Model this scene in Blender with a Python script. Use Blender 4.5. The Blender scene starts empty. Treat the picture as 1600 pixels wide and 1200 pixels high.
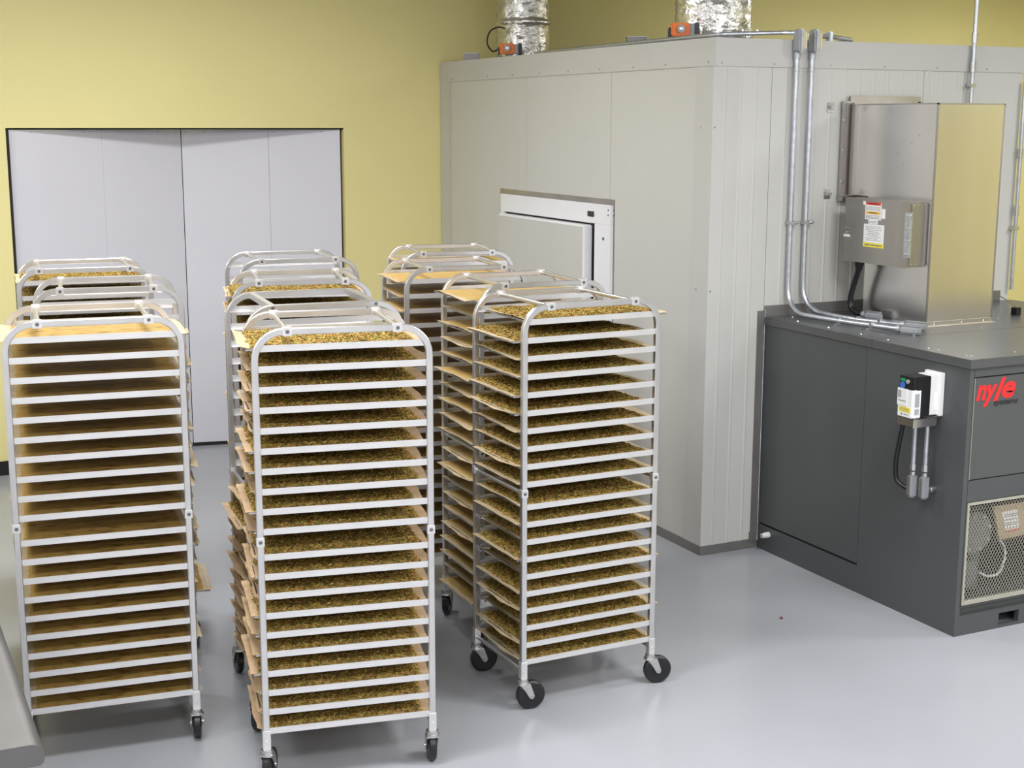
import bpy, bmesh, math, random
from mathutils import Vector, Matrix, noise
PI = math.pi
S = bpy.context.scene
COL = S.collection
# ------------------------------------------------------------------ camera, world, light, exposure
cam_data = bpy.data.cameras.new('camera')
cam = bpy.data.objects.new('camera', cam_data)
COL.objects.link(cam)
_r = Vector((0.8998, -0.4363, 0.0025)).normalized()
_f = Vector((0.4289, 0.8842, -0.1850)).normalized()
_u = _r.cross(_f).normalized()
_r = _f.cross(_u).normalized()
cam.matrix_world = Matrix(((_r.x, _u.x, -_f.x, -4.408), (_r.y, _u.y, -_f.y, -6.562), (_r.z, _u.z, -_f.z, 2.49), (0, 0, 0, 1)))
cam_data.sensor_width = 36
cam_data.lens = 2179.7 / 1600 * 36
cam_data.clip_start = 0.05
S.camera = cam
W = bpy.data.worlds.new('world')
S.world = W
W.use_nodes = True
W.node_tree.nodes['Background'].inputs[0].default_value = (0.8, 0.85, 0.9, 1)
W.node_tree.nodes['Background'].inputs[1].default_value = 0.05
S.view_settings.view_transform = 'Standard'
S.view_settings.look = 'None'
S.view_settings.gamma = 1
S.view_settings.use_curve_mapping = False
S.view_settings.exposure = 0.0
CEIL = 3.85
def area(x, y, power, sx=1.2, sy=0.6, z=CEIL - 0.06, rot=0.0):
    l = bpy.data.lights.new('ceiling_and_fill_lamp', 'AREA')
    l.shape = 'RECTANGLE'; l.size = sx; l.size_y = sy; l.energy = power
    l.color = (0.965, 0.97, 1.005)
    o = bpy.data.objects.new('ceiling_and_fill_lamp', l)
    o.location = (x, y, z); o.rotation_euler = (0, 0, rot)
    COL.objects.link(o)
LP = 80
for (lx, ly, k) in [(-6.4, -8.8, 1), (-3.6, -8.8, 1), (-0.8, -8.8, 1), (2.0, -8.8, .8),
                    (-6.4, -5.4, 1), (-3.6, -5.4, 1), (-0.8, -5.8, .8), (2.2, -5.4, 1),
                    (-6.4, -2.0, .9), (-3.6, -2.0, 1), (-0.3, -3.2, 1.35), (3.2, -2.8, 1.1), (6.0, -6.6, .5),  # last one here is added, to brighten the right wall mirrored in the duct
                    (-6.2, 1.1, .85), (-2.7, 1.1, 1.1), (5.2, 1.3, 1.4)]:
    area(lx, ly, LP * k)

# ------------------------------------------------------------------ materials
def mat(name, col, rough=0.5, metal=0.0, var=0.0, vscale=4.0, bump=0.0, bscale=60.0, col2=None, coat=0.0, spec=0.5, stretch=None, detail=3.0, lo=0.35, hi=0.65):
    m = bpy.data.materials.new(name); m.use_nodes = True
    nt = m.node_tree; b = nt.nodes['Principled BSDF']
    b.inputs['Base Color'].default_value = (*col, 1)
    b.inputs['Roughness'].default_value = rough
    b.inputs['Metallic'].default_value = metal
    b.inputs['Specular IOR Level'].default_value = spec
    if coat: b.inputs['Coat Weight'].default_value = coat
    tc = nt.nodes.new('ShaderNodeTexCoord')
    src = tc.outputs['Object']
    if stretch:
        mp = nt.nodes.new('ShaderNodeMapping'); mp.inputs['Scale'].default_value = stretch
        nt.links.new(src, mp.inputs['Vector']); src = mp.outputs['Vector']
    if var or col2:
        n = nt.nodes.new('ShaderNodeTexNoise'); n.inputs['Scale'].default_value = vscale; n.inputs['Detail'].default_value = detail
        nt.links.new(src, n.inputs['Vector'])
        r = nt.nodes.new('ShaderNodeValToRGB')
        r.color_ramp.elements[0].position = lo; r.color_ramp.elements[1].position = hi
        c2 = col2 if col2 else tuple(c * (1 - var) for c in col)
        r.color_ramp.elements[0].color = (*c2, 1); r.color_ramp.elements[1].color = (*col, 1)
        nt.links.new(n.outputs['Fac'], r.inputs['Fac']); nt.links.new(r.outputs['Color'], b.inputs['Base Color'])
    if bump:
        n2 = nt.nodes.new('ShaderNodeTexNoise'); n2.inputs['Scale'].default_value = bscale; n2.inputs['Detail'].default_value = 4
        nt.links.new(src, n2.inputs['Vector'])
        bp = nt.nodes.new('ShaderNodeBump'); bp.inputs['Strength'].default_value = bump; bp.inputs['Distance'].default_value = 0.01
        nt.links.new(n2.outputs['Fac'], bp.inputs['Height']); nt.links.new(bp.outputs['Normal'], b.inputs['Normal'])
    return m
M = {}
M['yellow'] = mat('yellow_wall_paint', (0.79, 0.705, 0.315), 0.6, var=0.03, vscale=1.2, bump=0.05, bscale=200)
M['floor'] = mat('grey_epoxy_floor', (0.355, 0.365, 0.385), 0.24, var=0.07, vscale=0.9, bump=0.012, bscale=7, spec=0.42)
M['ceiling'] = mat('white_ceiling_paint', (0.62, 0.62, 0.60), 0.8, var=0.05)
M['whitewall'] = mat('white_wall_paint', (0.70, 0.69, 0.68), 0.6, var=0.03, vscale=1.2)
M['black'] = mat('black_rubber', (0.012, 0.012, 0.013), 0.45, var=0.2)
M['void'] = mat('gap_shade_and_print', (0.02, 0.017, 0.015), 0.9, var=0.1)  # shade in and behind the door gaps set into the colour; also dark lettering
M['leaf'] = mat('white_door_laminate', (0.66, 0.65, 0.69), 0.45, var=0.02, vscale=2)
M['alu'] = mat('satin_aluminium', (0.72, 0.71, 0.705), 0.30, 0.92, var=0.10, vscale=9, detail=4)
M['alur'] = mat('rail_aluminium', (0.80, 0.79, 0.78), 0.34, 0.78, var=0.08, vscale=7, stretch=(1, 6, 6))
M['zinc'] = mat('zinc_plate', (0.62, 0.62, 0.61), 0.25, 0.95, var=0.2, vscale=30)
M['bolt'] = mat('dark_steel_bolt', (0.22, 0.22, 0.22), 0.3, 0.9, var=0.2)
M['tyre'] = mat('black_wheel_rubber', (0.010, 0.010, 0.011), 0.30, var=0.3, vscale=20)
M['chamber'] = mat('grey_white_panel_steel', (0.545, 0.54, 0.50), 0.42, 0.0, var=0.02, vscale=1.5, bump=0.02, bscale=90)
M['chtrim'] = mat('grey_white_trim_steel', (0.52, 0.515, 0.485), 0.38, 0.0, var=0.03, vscale=2)
M['basech'] = mat('grey_base_channel', (0.26, 0.25, 0.24), 0.45, 0.6, var=0.15, vscale=3)
M['whitefr'] = mat('white_door_frame_paint', (0.78, 0.78, 0.80), 0.35, var=0.02)
M['gasket'] = mat('dark_gasket', (0.018, 0.016, 0.02), 0.6, var=0.1)
M['stain'] = mat('brushed_stainless', (0.82, 0.79, 0.76), 0.22, 1.0, var=0.10, vscale=3, bump=0.02, bscale=260, stretch=(1, 1, 0.05))
M['stain2'] = mat('dull_stainless', (0.48, 0.455, 0.43), 0.34, 1.0, var=0.15, vscale=5, bump=0.03, bscale=200, stretch=(1, 1, 0.08))
M['stain3'] = mat('worktop_stainless', (0.20, 0.192, 0.184), 0.5, 0.9, var=0.08, vscale=6, bump=0.02, bscale=120)
M['cab'] = mat('charcoal_cabinet_paint', (0.068, 0.073, 0.074), 0.42, 0.0, var=0.05, vscale=3, bump=0.03, bscale=300, spec=0.55)
M['lid'] = mat('charcoal_lid_paint', (0.080, 0.083, 0.082), 0.30, 0.0, var=0.05, vscale=3, spec=0.42)
M['galv'] = mat('galvanised_conduit', (0.60, 0.63, 0.68), 0.32, 0.85, var=0.18, vscale=25)
M['galv2'] = mat('grey_conduit_fitting', (0.48, 0.50, 0.52), 0.42, 0.6, var=0.15, vscale=20)
M['cream'] = mat('cream_gasket', (0.72, 0.66, 0.45), 0.5, var=0.05)
M['blackplastic'] = mat('black_plastic', (0.012, 0.012, 0.013), 0.35, var=0.3, vscale=30)
M['whiteplastic'] = mat('white_plastic', (0.74, 0.74, 0.72), 0.4, var=0.04)
M['greyplastic'] = mat('grey_plastic', (0.34, 0.35, 0.35), 0.5, var=0.08)
M['paper_w'] = mat('white_label_print', (0.82, 0.82, 0.80), 0.6, var=0.04, vscale=40)
M['ink'] = mat('grey_ink', (0.20, 0.20, 0.20), 0.7, var=0.1)
M['redlab'] = mat('red_label_print', (0.70, 0.055, 0.025), 0.5, var=0.05)
M['redlogo'] = mat('red_logo_print', (0.66, 0.022, 0.022), 0.45, var=0.04)
M['yellab'] = mat('yellow_label_print', (0.86, 0.70, 0.03), 0.5, var=0.04)
M['orlab'] = mat('orange_label_print', (0.85, 0.46, 0.05), 0.5, var=0.04)
M['orange'] = mat('orange_actuator_plastic', (0.92, 0.20, 0.015), 0.4, var=0.06)
M['green'] = mat('green_display', (0.02, 0.30, 0.10), 0.3, var=0.1)
M['blue'] = mat('blue_button', (0.04, 0.15, 0.55), 0.4, var=0.1)
M['tan'] = mat('tan_control_plate', (0.50, 0.38, 0.24), 0.5, var=0.06)
M['grille'] = mat('grille_frame_steel', (0.52, 0.50, 0.42), 0.4, 0.5, var=0.08)
M['iron'] = mat('grey_cast_iron', (0.20, 0.20, 0.19), 0.5, 0.3, var=0.2, vscale=12)
M['foil'] = mat('crinkled_foil', (0.74, 0.73, 0.69), 0.22, 0.95, var=0.08, vscale=14, bump=0.9, bscale=30)
M['kraft'] = mat('tan_parchment', (0.62, 0.44, 0.26), 0.65, spec=0.12, var=0.22, vscale=12, bump=0.15, bscale=40)
M['parch'] = mat('pale_parchment', (0.63, 0.50, 0.31), 0.6, spec=0.12, var=0.18, vscale=9, bump=0.15, bscale=30)
M['red'] = mat('dark_red_crumb', (0.16, 0.008, 0.015), 0.5, var=0.3)
M['sheet'] = mat('seeded_dough', (0.44, 0.285, 0.08), 0.6, spec=0.12, vscale=26, col2=(0.22, 0.115, 0.022), stretch=(0.55, 1.6, 1), lo=0.30, hi=0.47, bump=0.3, bscale=90)
M['gold'] = mat('golden_dough', (0.51, 0.36, 0.13), 0.55, spec=0.12, vscale=10, col2=(0.50, 0.32, 0.10), bump=0.2, bscale=60)
def granola_mat():
    m = mat('flecked_granola', (0.44, 0.31, 0.10), 0.65, spec=0.12, vscale=60, col2=(0.19, 0.125, 0.035), lo=0.36, hi=0.6, bump=0.6, bscale=120)
    nt = m.node_tree; b = nt.nodes['Principled BSDF']
    a = nt.nodes.new('ShaderNodeVertexColor'); a.layer_name = 'tone'
    mx = nt.nodes.new('ShaderNodeMix'); mx.data_type = 'RGBA'; mx.blend_type = 'MULTIPLY'
    mx.inputs[0].default_value = 1.0
    l = b.inputs['Base Color'].links[0]
    nt.links.new(l.from_socket, mx.inputs[6]); nt.links.new(a.outputs['Color'], mx.inputs[7])
    nt.links.new(mx.outputs[2], b.inputs['Base Color'])
    return m
M['granola'] = granola_mat()

# ------------------------------------------------------------------ mesh helpers
class B:
    """collects shapes, then becomes one mesh"""
    def __init__(s): s.v = []; s.f = []; s.m = []
    def add(s, vs, fs, mi=0):
        o = len(s.v); s.v += [tuple(p) for p in vs]; s.f += [tuple(i + o for i in f) for f in fs]; s.m += [mi] * len(fs)
    def box(s, x0, x1, y0, y1, z0, z1, bev=0.0, mi=0):
        if bev <= 0:
            s.add([(x0, y0, z0), (x1, y0, z0), (x1, y1, z0), (x0, y1, z0), (x0, y0, z1), (x1, y0, z1), (x1, y1, z1), (x0, y1, z1)],
                  [(0, 3, 2, 1), (4, 5, 6, 7), (0, 1, 5, 4), (1, 2, 6, 5), (2, 3, 7, 6), (3, 0, 4, 7)], mi)
        else:
            bm = bmesh.new(); bmesh.ops.create_cube(bm, size=1)
            for v in bm.verts:
                v.co = Vector((x0 + (v.co.x + .5) * (x1 - x0), y0 + (v.co.y + .5) * (y1 - y0), z0 + (v.co.z + .5) * (z1 - z0)))
            bmesh.ops.bevel(bm, geom=bm.edges[:], offset=bev, segments=2, affect='EDGES')
            s.bm(bm, mi)
        return s
    def bm(s, bm, mi=0):
        bm.verts.ensure_lookup_table(); bm.verts.index_update()
        s.add([v.co[:] for v in bm.verts], [[v.index for v in f.verts] for f in bm.faces], mi); bm.free()
    def prism(s, pts, axis, a0, a1, mi=0):
        """polygon in the plane across 'axis' pushed from a0 to a1"""
        def P(p, a):
            return {'x': (a, p[0], p[1]), 'y': (p[0], a, p[1]), 'z': (p[0], p[1], a)}[axis]
        n = len(pts)
        vs = [P(p, a0) for p in pts] + [P(p, a1) for p in pts]
        s.add(vs, [tuple(range(n))[::-1], tuple(range(n, 2 * n))] + [(i, (i + 1) % n, n + (i + 1) % n, n + i) for i in range(n)], mi)
        return s
    def cyl(s, p0, p1, r0, r1=None, n=16, mi=0):
        r1 = r0 if r1 is None else r1
        return s.tube([p0, p1], r0, n, rads=[r0, r1], mi=mi)
    def tube(s, pts, r, n=12, square=False, up=None, rads=None, mi=0, cap=True):
        pts = [Vector(p) for p in pts]
        k = len(pts)
        T = []
        for i in range(k):
            a = pts[max(0, i - 1)]; b = pts[min(k - 1, i + 1)]
            T.append((b - a).normalized())
        ref = Vector(up) if up else (Vector((0, 0, 1)) if abs(T[0].z) < 0.9 else Vector((1, 0, 0)))
        nrm = (ref - T[0] * ref.dot(T[0])).normalized()
        vs = []
        for i in range(k):
            nrm = (nrm - T[i] * nrm.dot(T[i])).normalized()
            bi = T[i].cross(nrm)
            rr = rads[i] if rads else r
            if square:
                cut = 0.22
                ring = [(1, -1 + cut), (1, 1 - cut), (1 - cut, 1), (-1 + cut, 1), (-1, 1 - cut), (-1, -1 + cut), (-1 + cut, -1), (1 - cut, -1)]
                # miter so that bends keep their width
                sc = 1.0
                if 0 < i < k - 1:
                    d0 = (pts[i] - pts[i - 1]).normalized(); c = max(0.5, d0.dot(T[i])); sc = 1 / c
                ring = [(a * rr * sc, b * rr) for a, b in ring] if not up else [(a * rr, b * rr * sc) for a, b in ring]
            else:
                ring = [(math.cos(2 * PI * j / n) * rr, math.sin(2 * PI * j / n) * rr) for j in range(n)]
            vs += [pts[i] + nrm * a + bi * b for a, b in ring]
        m = len(ring)
        fs = [(i * m + j, i * m + (j + 1) % m, (i + 1) * m + (j + 1) % m, (i + 1) * m + j) for i in range(k - 1) for j in range(m)]
        if cap: fs += [tuple(range(m))[::-1], tuple(range((k - 1) * m, k * m))]
        s.add(vs, fs, mi)
        return s
    def mesh(s, name, mats, smooth=False):
        me = bpy.data.meshes.new(name)
        me.from_pydata(s.v, [], s.f)
        for m in (mats if isinstance(mats, (list, tuple)) else [mats]): me.materials.append(m)
        if any(s.m): me.polygons.foreach_set('material_index', s.m)
        bm = bmesh.new(); bm.from_mesh(me); bmesh.ops.recalc_face_normals(bm, faces=bm.faces[:]); bm.to_mesh(me); bm.free()
        if smooth:
            me.polygons.foreach_set('use_smooth', [True] * len(me.polygons))
            me.set_sharp_from_angle(angle=math.radians(35))
        me.update()
        return me
def link(name, me, parent=None, loc=None, rotz=None):
    o = bpy.data.objects.new(name, me); COL.objects.link(o)
    if parent: o.parent = parent
    if loc: o.location = loc
    if rotz is not None: o.rotation_euler = (0, 0, rotz)
    return o
def obj(name, b, m, parent=None, smooth=False, loc=None, rotz=None):
    return link(name, b.mesh(name, m, smooth), parent, loc, rotz)
def tag(o, label, cat, group=None):
    o['label'] = label; o['category'] = cat
    if group: o['group'] = group
    return o
def thing(name, label, cat, loc=(0, 0, 0), rotz=0, group=None):
    o = bpy.data.objects.new(name, None); COL.objects.link(o)
    o.location = loc; o.rotation_euler = (0, 0, rotz); o.empty_display_size = 0.1
    return tag(o, label, cat, group)
def struct(name, b, m, parent=None, smooth=False):
    o = obj(name, b, m, parent, smooth)
    if not parent: o['kind'] = 'structure'
    return o
def stuff(o): o['kind'] = 'stuff'; return o
def text_obj(name, body, width, height, m, parent, place, shear=0.0, bold=0.0, depth=0.0008):
    cu = bpy.data.curves.new(name, 'FONT'); cu.body = body; cu.size = 1; cu.shear = shear; cu.offset = bold; cu.extrude = 0.0
    cu.resolution_u = 3
    t = bpy.data.objects.new(name, cu); COL.objects.link(t)
    bpy.context.view_layer.update()
    me = bpy.data.meshes.new_from_object(t.evaluated_get(bpy.context.evaluated_depsgraph_get()))
    bpy.data.objects.remove(t)
    xs = [v.co.x for v in me.vertices]; ys = [v.co.y for v in me.vertices]
    x0, x1, y0, y1 = min(xs), max(xs), min(ys), max(ys)
    for v in me.vertices:
        v.co = place((v.co.x - x0) / (x1 - x0) * width, (v.co.y - y0) / (y1 - y0) * height)
    me.materials.clear(); me.materials.append(m)
    bm = bmesh.new(); bm.from_mesh(me)
    me2 = bpy.data.meshes.new(name); bm.to_mesh(me2); bm.free(); me2.materials.append(m)
    return link(name, me2, parent)

# ------------------------------------------------------------------ the room
XL, XR, YF = -8.2, 7.6, -11.0
WA = 0.0352
def wy(x): return 3.8347 + math.tan(WA) * x          # the back wall's face, a little askew to the chamber
struct('floor', B().box(XL - .2, XR + .2, YF - .2, 5.6, -0.1, 0), M['floor'])
struct('ceiling', B().box(XL - .2, XR + .2, YF - .2, 5.6, CEIL, CEIL + 0.1), M['ceiling'])
OX0, OX1, OZ = -3.293, -0.821, 2.437
bw = B()
def wseg(x0, x1, z0, z1, d=0.25):
    bw.add([(x0, wy(x0), z0), (x1, wy(x1), z0), (x1, wy(x1) + d, z0), (x0, wy(x0) + d, z0), (x0, wy(x0), z1), (x1, wy(x1), z1), (x1, wy(x1) + d, z1), (x0, wy(x0) + d, z1)],
           [(0, 3, 2, 1), (4, 5, 6, 7), (0, 1, 5, 4), (1, 2, 6, 5), (2, 3, 7, 6), (3, 0, 4, 7)])
wseg(XL, OX0, 0, CEIL); wseg(OX1, XR, 0, CEIL); wseg(OX0, OX1, OZ, CEIL)
struct('wall_back', bw, M['yellow'])
struct('wall_left', B().box(XL - .15, XL, YF, 5.5, 0, CEIL), M['whitewall'])
struct('wall_right', B().box(XR, XR + .15, YF, 5.5, 0, CEIL), M['yellow'])
struct('wall_front', B().box(XL, XR, YF - .15, YF, 0, CEIL), M['whitewall'])
bb = B()
def bseg(x0, x1, z0, z1, d):
    bb.add([(x0, wy(x0) - d, z0), (x1, wy(x1) - d, z0), (x1, wy(x1) + .002, z0), (x0, wy(x0) + .002, z0), (x0, wy(x0) - d, z1), (x1, wy(x1) - d, z1), (x1, wy(x1) + .002, z1), (x0, wy(x0) + .002, z1)],
           [(0, 3, 2, 1), (4, 5, 6, 7), (0, 1, 5, 4), (1, 2, 6, 5), (2, 3, 7, 6), (3, 0, 4, 7)])
bseg(XL, OX0 - .01, 0, .102, .008); bseg(OX1 + .01, -0.03, 0, .102, .008)
struct('baseboard_back', bb, M['black'])
# closed space behind the door leaves
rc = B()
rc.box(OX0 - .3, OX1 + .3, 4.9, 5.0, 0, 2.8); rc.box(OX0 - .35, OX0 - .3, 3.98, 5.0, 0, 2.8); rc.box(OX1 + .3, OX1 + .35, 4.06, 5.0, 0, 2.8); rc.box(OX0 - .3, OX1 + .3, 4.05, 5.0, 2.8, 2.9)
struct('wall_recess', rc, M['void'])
# double door, leaves pushed back at the middle
dr = bpy.data.objects.new('door_1', None); COL.objects.link(dr); dr['kind'] = 'structure'; dr.location = (OX0, wy(OX0), 0)
def leaf(x0, y0, x1, y1, parts, hinge_left):
    """leaf from the jamb (x0,y0) to the middle (x1,y1), made of upright panels"""
    d = Vector((x1 - x0, y1 - y0)); L = d.length; a = math.atan2(d.y, d.x)
    root = bpy.data.objects.new('door_leaf', None); COL.objects.link(root); root.parent = dr
    root.location = (x0 - dr.location.x, y0 - dr.location.y, 0); root.rotation_euler = (0, 0, a)
    s = 1 if d.x > 0 else -1
    cuts = [0] + [p * L for p in parts] + [L]
    for i in range(len(cuts) - 1):
        gp = .0003 if hinge_left else .0008
        obj('door_panel', B().box(cuts[i] + (gp if i else .0), cuts[i + 1] - gp, 0 if s > 0 else -.04, .04 if s > 0 else 0, .028, OZ - .012, .0015), M['leaf'], root)
    obj('bottom_seal', B().box(0, L, .004 if s > 0 else -.036, .036 if s > 0 else -.004, .004, .028), M['black'], root)
    sc = B()
    for q in (.12, .42, .86, .97):
        sc.cyl((L * q, (-.001 if s > 0 else .001), OZ - .03), (L * q, .003, OZ - .03), .004, n=8)
    stuff(obj('screws', sc, M['bolt'], root))
CX, CY = -2.02, 4.035
leaf(OX0 + .022, wy(OX0) + .03, CX - .002, CY, [0.52], True)
leaf(OX1 - .022, wy(OX1) + .03, CX + .002, CY, [0.46], False)
tr = B()
tr.box(OX0 - .0, OX0 + .020, wy(OX0) + .006, wy(OX0) + .24, 0, OZ); tr.box(OX0, OX1, wy(OX0) + .10, wy(OX0) + .24, OZ - .010, OZ + .0)
tr.box(OX1 - .009, OX1 - .001, wy(OX1) + .07, wy(OX1) + .24, 0, OZ - .01)
struct('door_gap_shade', tr, M['void'])  # dark strips filling the leaf gaps, their shade put into the colour

# ------------------------------------------------------------------ walk-in drying chamber
ZT, ZB, YL, XE = 2.944, 2.791, 3.80, 2.275
ch = thing('drying_chamber', 'large grey-white walk-in chamber of insulated panels filling the back right corner', 'walk-in chamber')
g = .0025
T = .10
BASE = .052
ysplit = [0.0, 1.122, 2.303, 3.628]
for i in range(3):
    y0, y1 = ysplit[i] + g / 2, ysplit[i + 1] - g / 2
    b = B()
    if i == 0: b.box(0, T, y0 + .002, y1, BASE, ZB + .05, .0012)
    elif i == 1: # this one carries the door: leave its opening out of the way with a full panel behind the frame
        b.box(0, T, y0, y1, BASE, ZB + .05, .0012)
    else: b.box(0, T, y0, y1, BASE, ZB + .05, .0012)
    # faint stiffening lines near the joint
    if i == 2:
        for k in (0.045, 0.11, 0.16): b.box(-.0008, .001, y0 + k, y0 + k + .010, BASE, ZB)
    if i == 1:
        for k in (0.055, 0.12): b.box(-.0008, .001, y1 - k, y1 - k + .010, BASE, ZB)
    obj('wall_panel', b, M['chamber'], ch)
# end post on the far side
obj('end_trim', B().box(-.004, T, 3.645, YL + .03, BASE, ZB + .05, .002).box(-.002, T, 3.612, 3.640, BASE, ZB + .05), M['chtrim'], ch)
# right face: profiled panels
def profiled(x0, x1, ribs=True):
    p = 0.1037; pts = []
    xs = []
    k = math.ceil((x0 + .004 - .077) / p)
    while ribs and .077 + k * p < x1 - .012:
        c = .077 + k * p
        if c > x0 + .012: xs.append(c)
        k += 1
    poly = [(x0, 0)]
    for c in xs: poly += [(c - .009, 0), (c - .004, -.0028), (c + .004, -.0028), (c + .009, 0)]
    poly += [(x1, 0), (x1, T), (x0, T)]
    b = B()
    n = len(poly)
    b.add([(p_[0], p_[1], BASE) for p_ in poly] + [(p_[0], p_[1], ZB + .05) for p_ in poly],
          [(i, (i + 1) % n, n + (i + 1) % n, n + i) for i in range(n)])
    return b
for x0, x1, rb in [(T + .002, .388, True), (.391, 1.488, True), (1.491, 1.80, True), (1.803, XE, False)]:
    obj('wall_panel', profiled(x0, x1, rb), M['chamber'], ch)
ct = B()
ct.prism([(-.0035, -.0035), (.166, -.0035), (.166, 0), (0, 0), (0, .172), (-.0035, .172)], 'z', BASE, ZB + .02)
for c in (.077,): ct.prism([(c - .009, -.0034), (c - .004, -.0065), (c + .004, -.0065), (c + .009, -.0034)], 'z', BASE, ZB + .02)
obj('corner_trim', ct, M['chtrim'], ch)
obj('cap_trim', B().box(-.008, -.0004, -.008, YL + .02, ZB, ZT, .001).box(-.0004, .06, .0605, YL + .02, ZT - .006, ZT), M['chtrim'], ch)
obj('cap_trim', B().box(.0002, XE, -.008, .06, ZB, ZT, .001), M['chtrim'], ch)
obj('cap_trim', B().box(XE - .06, XE, .0605, YL + .02, ZB, ZT, .002), M['chtrim'], ch)
obj('roof_panel', B().box(.061, XE - .061, .061, YL + .02, ZB + .05, ZT - .02), M['chtrim'], ch)
obj('wall_panel', B().box(XE - T, XE, T + .003, YL + .03, BASE, ZB + .05), M['chamber'], ch)
bc = B()
bc.box(-.008, .05, -.008, YL + .03, 0, BASE + .003, .0015); bc.box(.05, .40, -.008, .05, 0, BASE + .003, .0015)
obj('base_channel', bc, M['basech'], ch)
obj('base_channel', B().box(.40, XE + .005, -.004, .05, 0, BASE + .003), M['basech'], ch)
sc = B()
for y in (3.58, 2.934, 2.516, 2.092, 1.678, 1.261, .847, .484, .042):
    sc.cyl((-.008, y, 2.812), (-.013, y, 2.812), .006, .004, n=8)
for x in (.045, .396, .79, 1.182, 1.576, 1.972): sc.cyl((x, -.008, 2.809), (x, -.013, 2.809), .006, .004, n=8)
for z in (2.46, 1.55): 
    sc.cyl((-.0035, .112, z), (-.006, .112, z), .005, n=8); sc.cyl((.012, -.0035, z), (.012, -.006, z), .005, n=8)
stuff(obj('screws', sc, M['zinc'], ch))
# flashing strips between chamber and the heat pump cabinet
fl = B()
fl.box(.345, .392, -.009, -.004, BASE, 1.420); fl.box(.392, 2.2, -.012, -.004, 1.385, 1.448)
fl.box(.338, .398, -.014, -.003, BASE - .01, .10)
obj('flashing', fl, M['basech'], ch)
obj('sealing_rod', B().cyl((.391, -.012, .05), (.391, -.012, 1.43), .0045, n=8), M['zinc'], ch)
# door in the left face
df = B()
df.box(-.004, -.0005, 1.056, 2.722, .06, 2.010); obj('door_border', df, M['stain2'], ch)
fr = B()
Y0, Y1, ZD = 1.064, 2.665, 1.975
fr.box(-.030, -.004, Y0, Y1, 1.85, ZD, .003); fr.box(-.030, -.004, Y0, 1.262, .06, 1.85, .002); fr.box(-.030, -.004, 2.60, Y1, .06, 1.85, .002)
fo = obj('door_frame', fr, M['whitefr'], ch)
obj('door_gasket', B().box(-.012, -.0042, 1.262, 2.60, .06, 1.85), M['gasket'], ch)
lf = obj('door_leaf', B().box(-.085, -.016, 1.306, 2.590, .07, 1.838, .008), M['whitefr'], ch, smooth=True)
obj('door_skin', B().box(-.0862, -.084, 1.318, 2.580, .09, 1.826, .001), M['chamber'], lf)
dsp = obj('thermometer', B().box(-.034, -.030, 1.270, 1.350, 1.891, 1.926, .001), M['blackplastic'], fo)
kb = B()
for (y, z) in ((1.086, 1.945), (1.086, 1.912), (1.0605, 1.945), (1.0605, 1.912)):
    xf = -.030 if y > 1.07 else -.004
    kb.cyl((xf, y, z), (xf - .003, y, z), .006, n=8)
kb.cyl((-.030, 1.142, 1.762), (-.036, 1.142, 1.762), .009, n=10)
kb.cyl((-.030, 1.255, 1.905), (-.032, 1.255, 1.905), .003, n=8)
stuff(obj('screws', kb, M['bolt'], fo))

# ------------------------------------------------------------------ heat pump cabinet
CXL, CYF, CH = .396, -1.645, 1.385
CXR = 2.28
cb = thing('heat_pump_cabinet', 'charcoal grey heat pump cabinet with red logo standing beside the chamber', 'cabinet', (CXL, CYF, 0))
def L(b):   # shift a mesh builder from world to the cabinet's own frame
    b.v = [(x - CXL, y - CYF, z) for x, y, z in b.v]; return b
bd = B()
tk = .03
# left side, strips around the access panel
PY0, PY1, PZ0, PZ1 = -.905, -.024, .160, 1.338
bd.box(CXL, CXL + tk, CYF, PY0 - .002, 0, 1.345); bd.box(CXL, CXL + tk, PY0 - .002, -.016, 0, PZ0 - .012); bd.box(CXL, CXL + tk, PY1 + .002, -.016, PZ0 - .012, 1.345)
bd.box(CXL + tk, CXL + tk + .01, PY0 - .01, -.016, .1, 1.345)
# front, strips around the two openings
FX0, FX1 = .428, 1.34
fy0, fy1 = CYF, CYF + tk
bd.box(CXL + tk, FX0 - .004, fy0, fy1, .145, 1.345)
bd.box(FX0 - .004, CXR, fy0, fy1, 1.298, 1.345); bd.box(FX0 - .004, CXR, fy0, fy1, .681, .788)
bd.box(FX0 - .004, CXR, fy0, fy1, .145, .152); bd.box(FX1 + .004, CXR, fy0, fy1, .152, .681); bd.box(FX1 + .004, CXR, fy0, fy1, .788, 1.298)
bd.box(FX0 - .004, FX1 + .004, fy1, fy1 + .01, .785, 1.30)
# recessed band, base with fork pockets
bd.box(CXL + tk, CXR, fy0 + .022, fy1 + .01, .100, .145)
bd.box(CXL + .0005, .686, fy0 - .001, fy1, 0, .100); bd.box(.822, 1.75, fy0 - .001, fy1, 0, .100); bd.box(1.886, CXR, fy0 - .001, fy1, 0, .1)
for a in (.686, 1.75): bd.box(a, a + .136, fy0 - .001, fy1, .078, .100); bd.box(a, a + .136, fy0 - .001, fy1, 0, .014); bd.box(a, a + .136, fy1 + .12, fy1 + .13, .0, .1)
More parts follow.
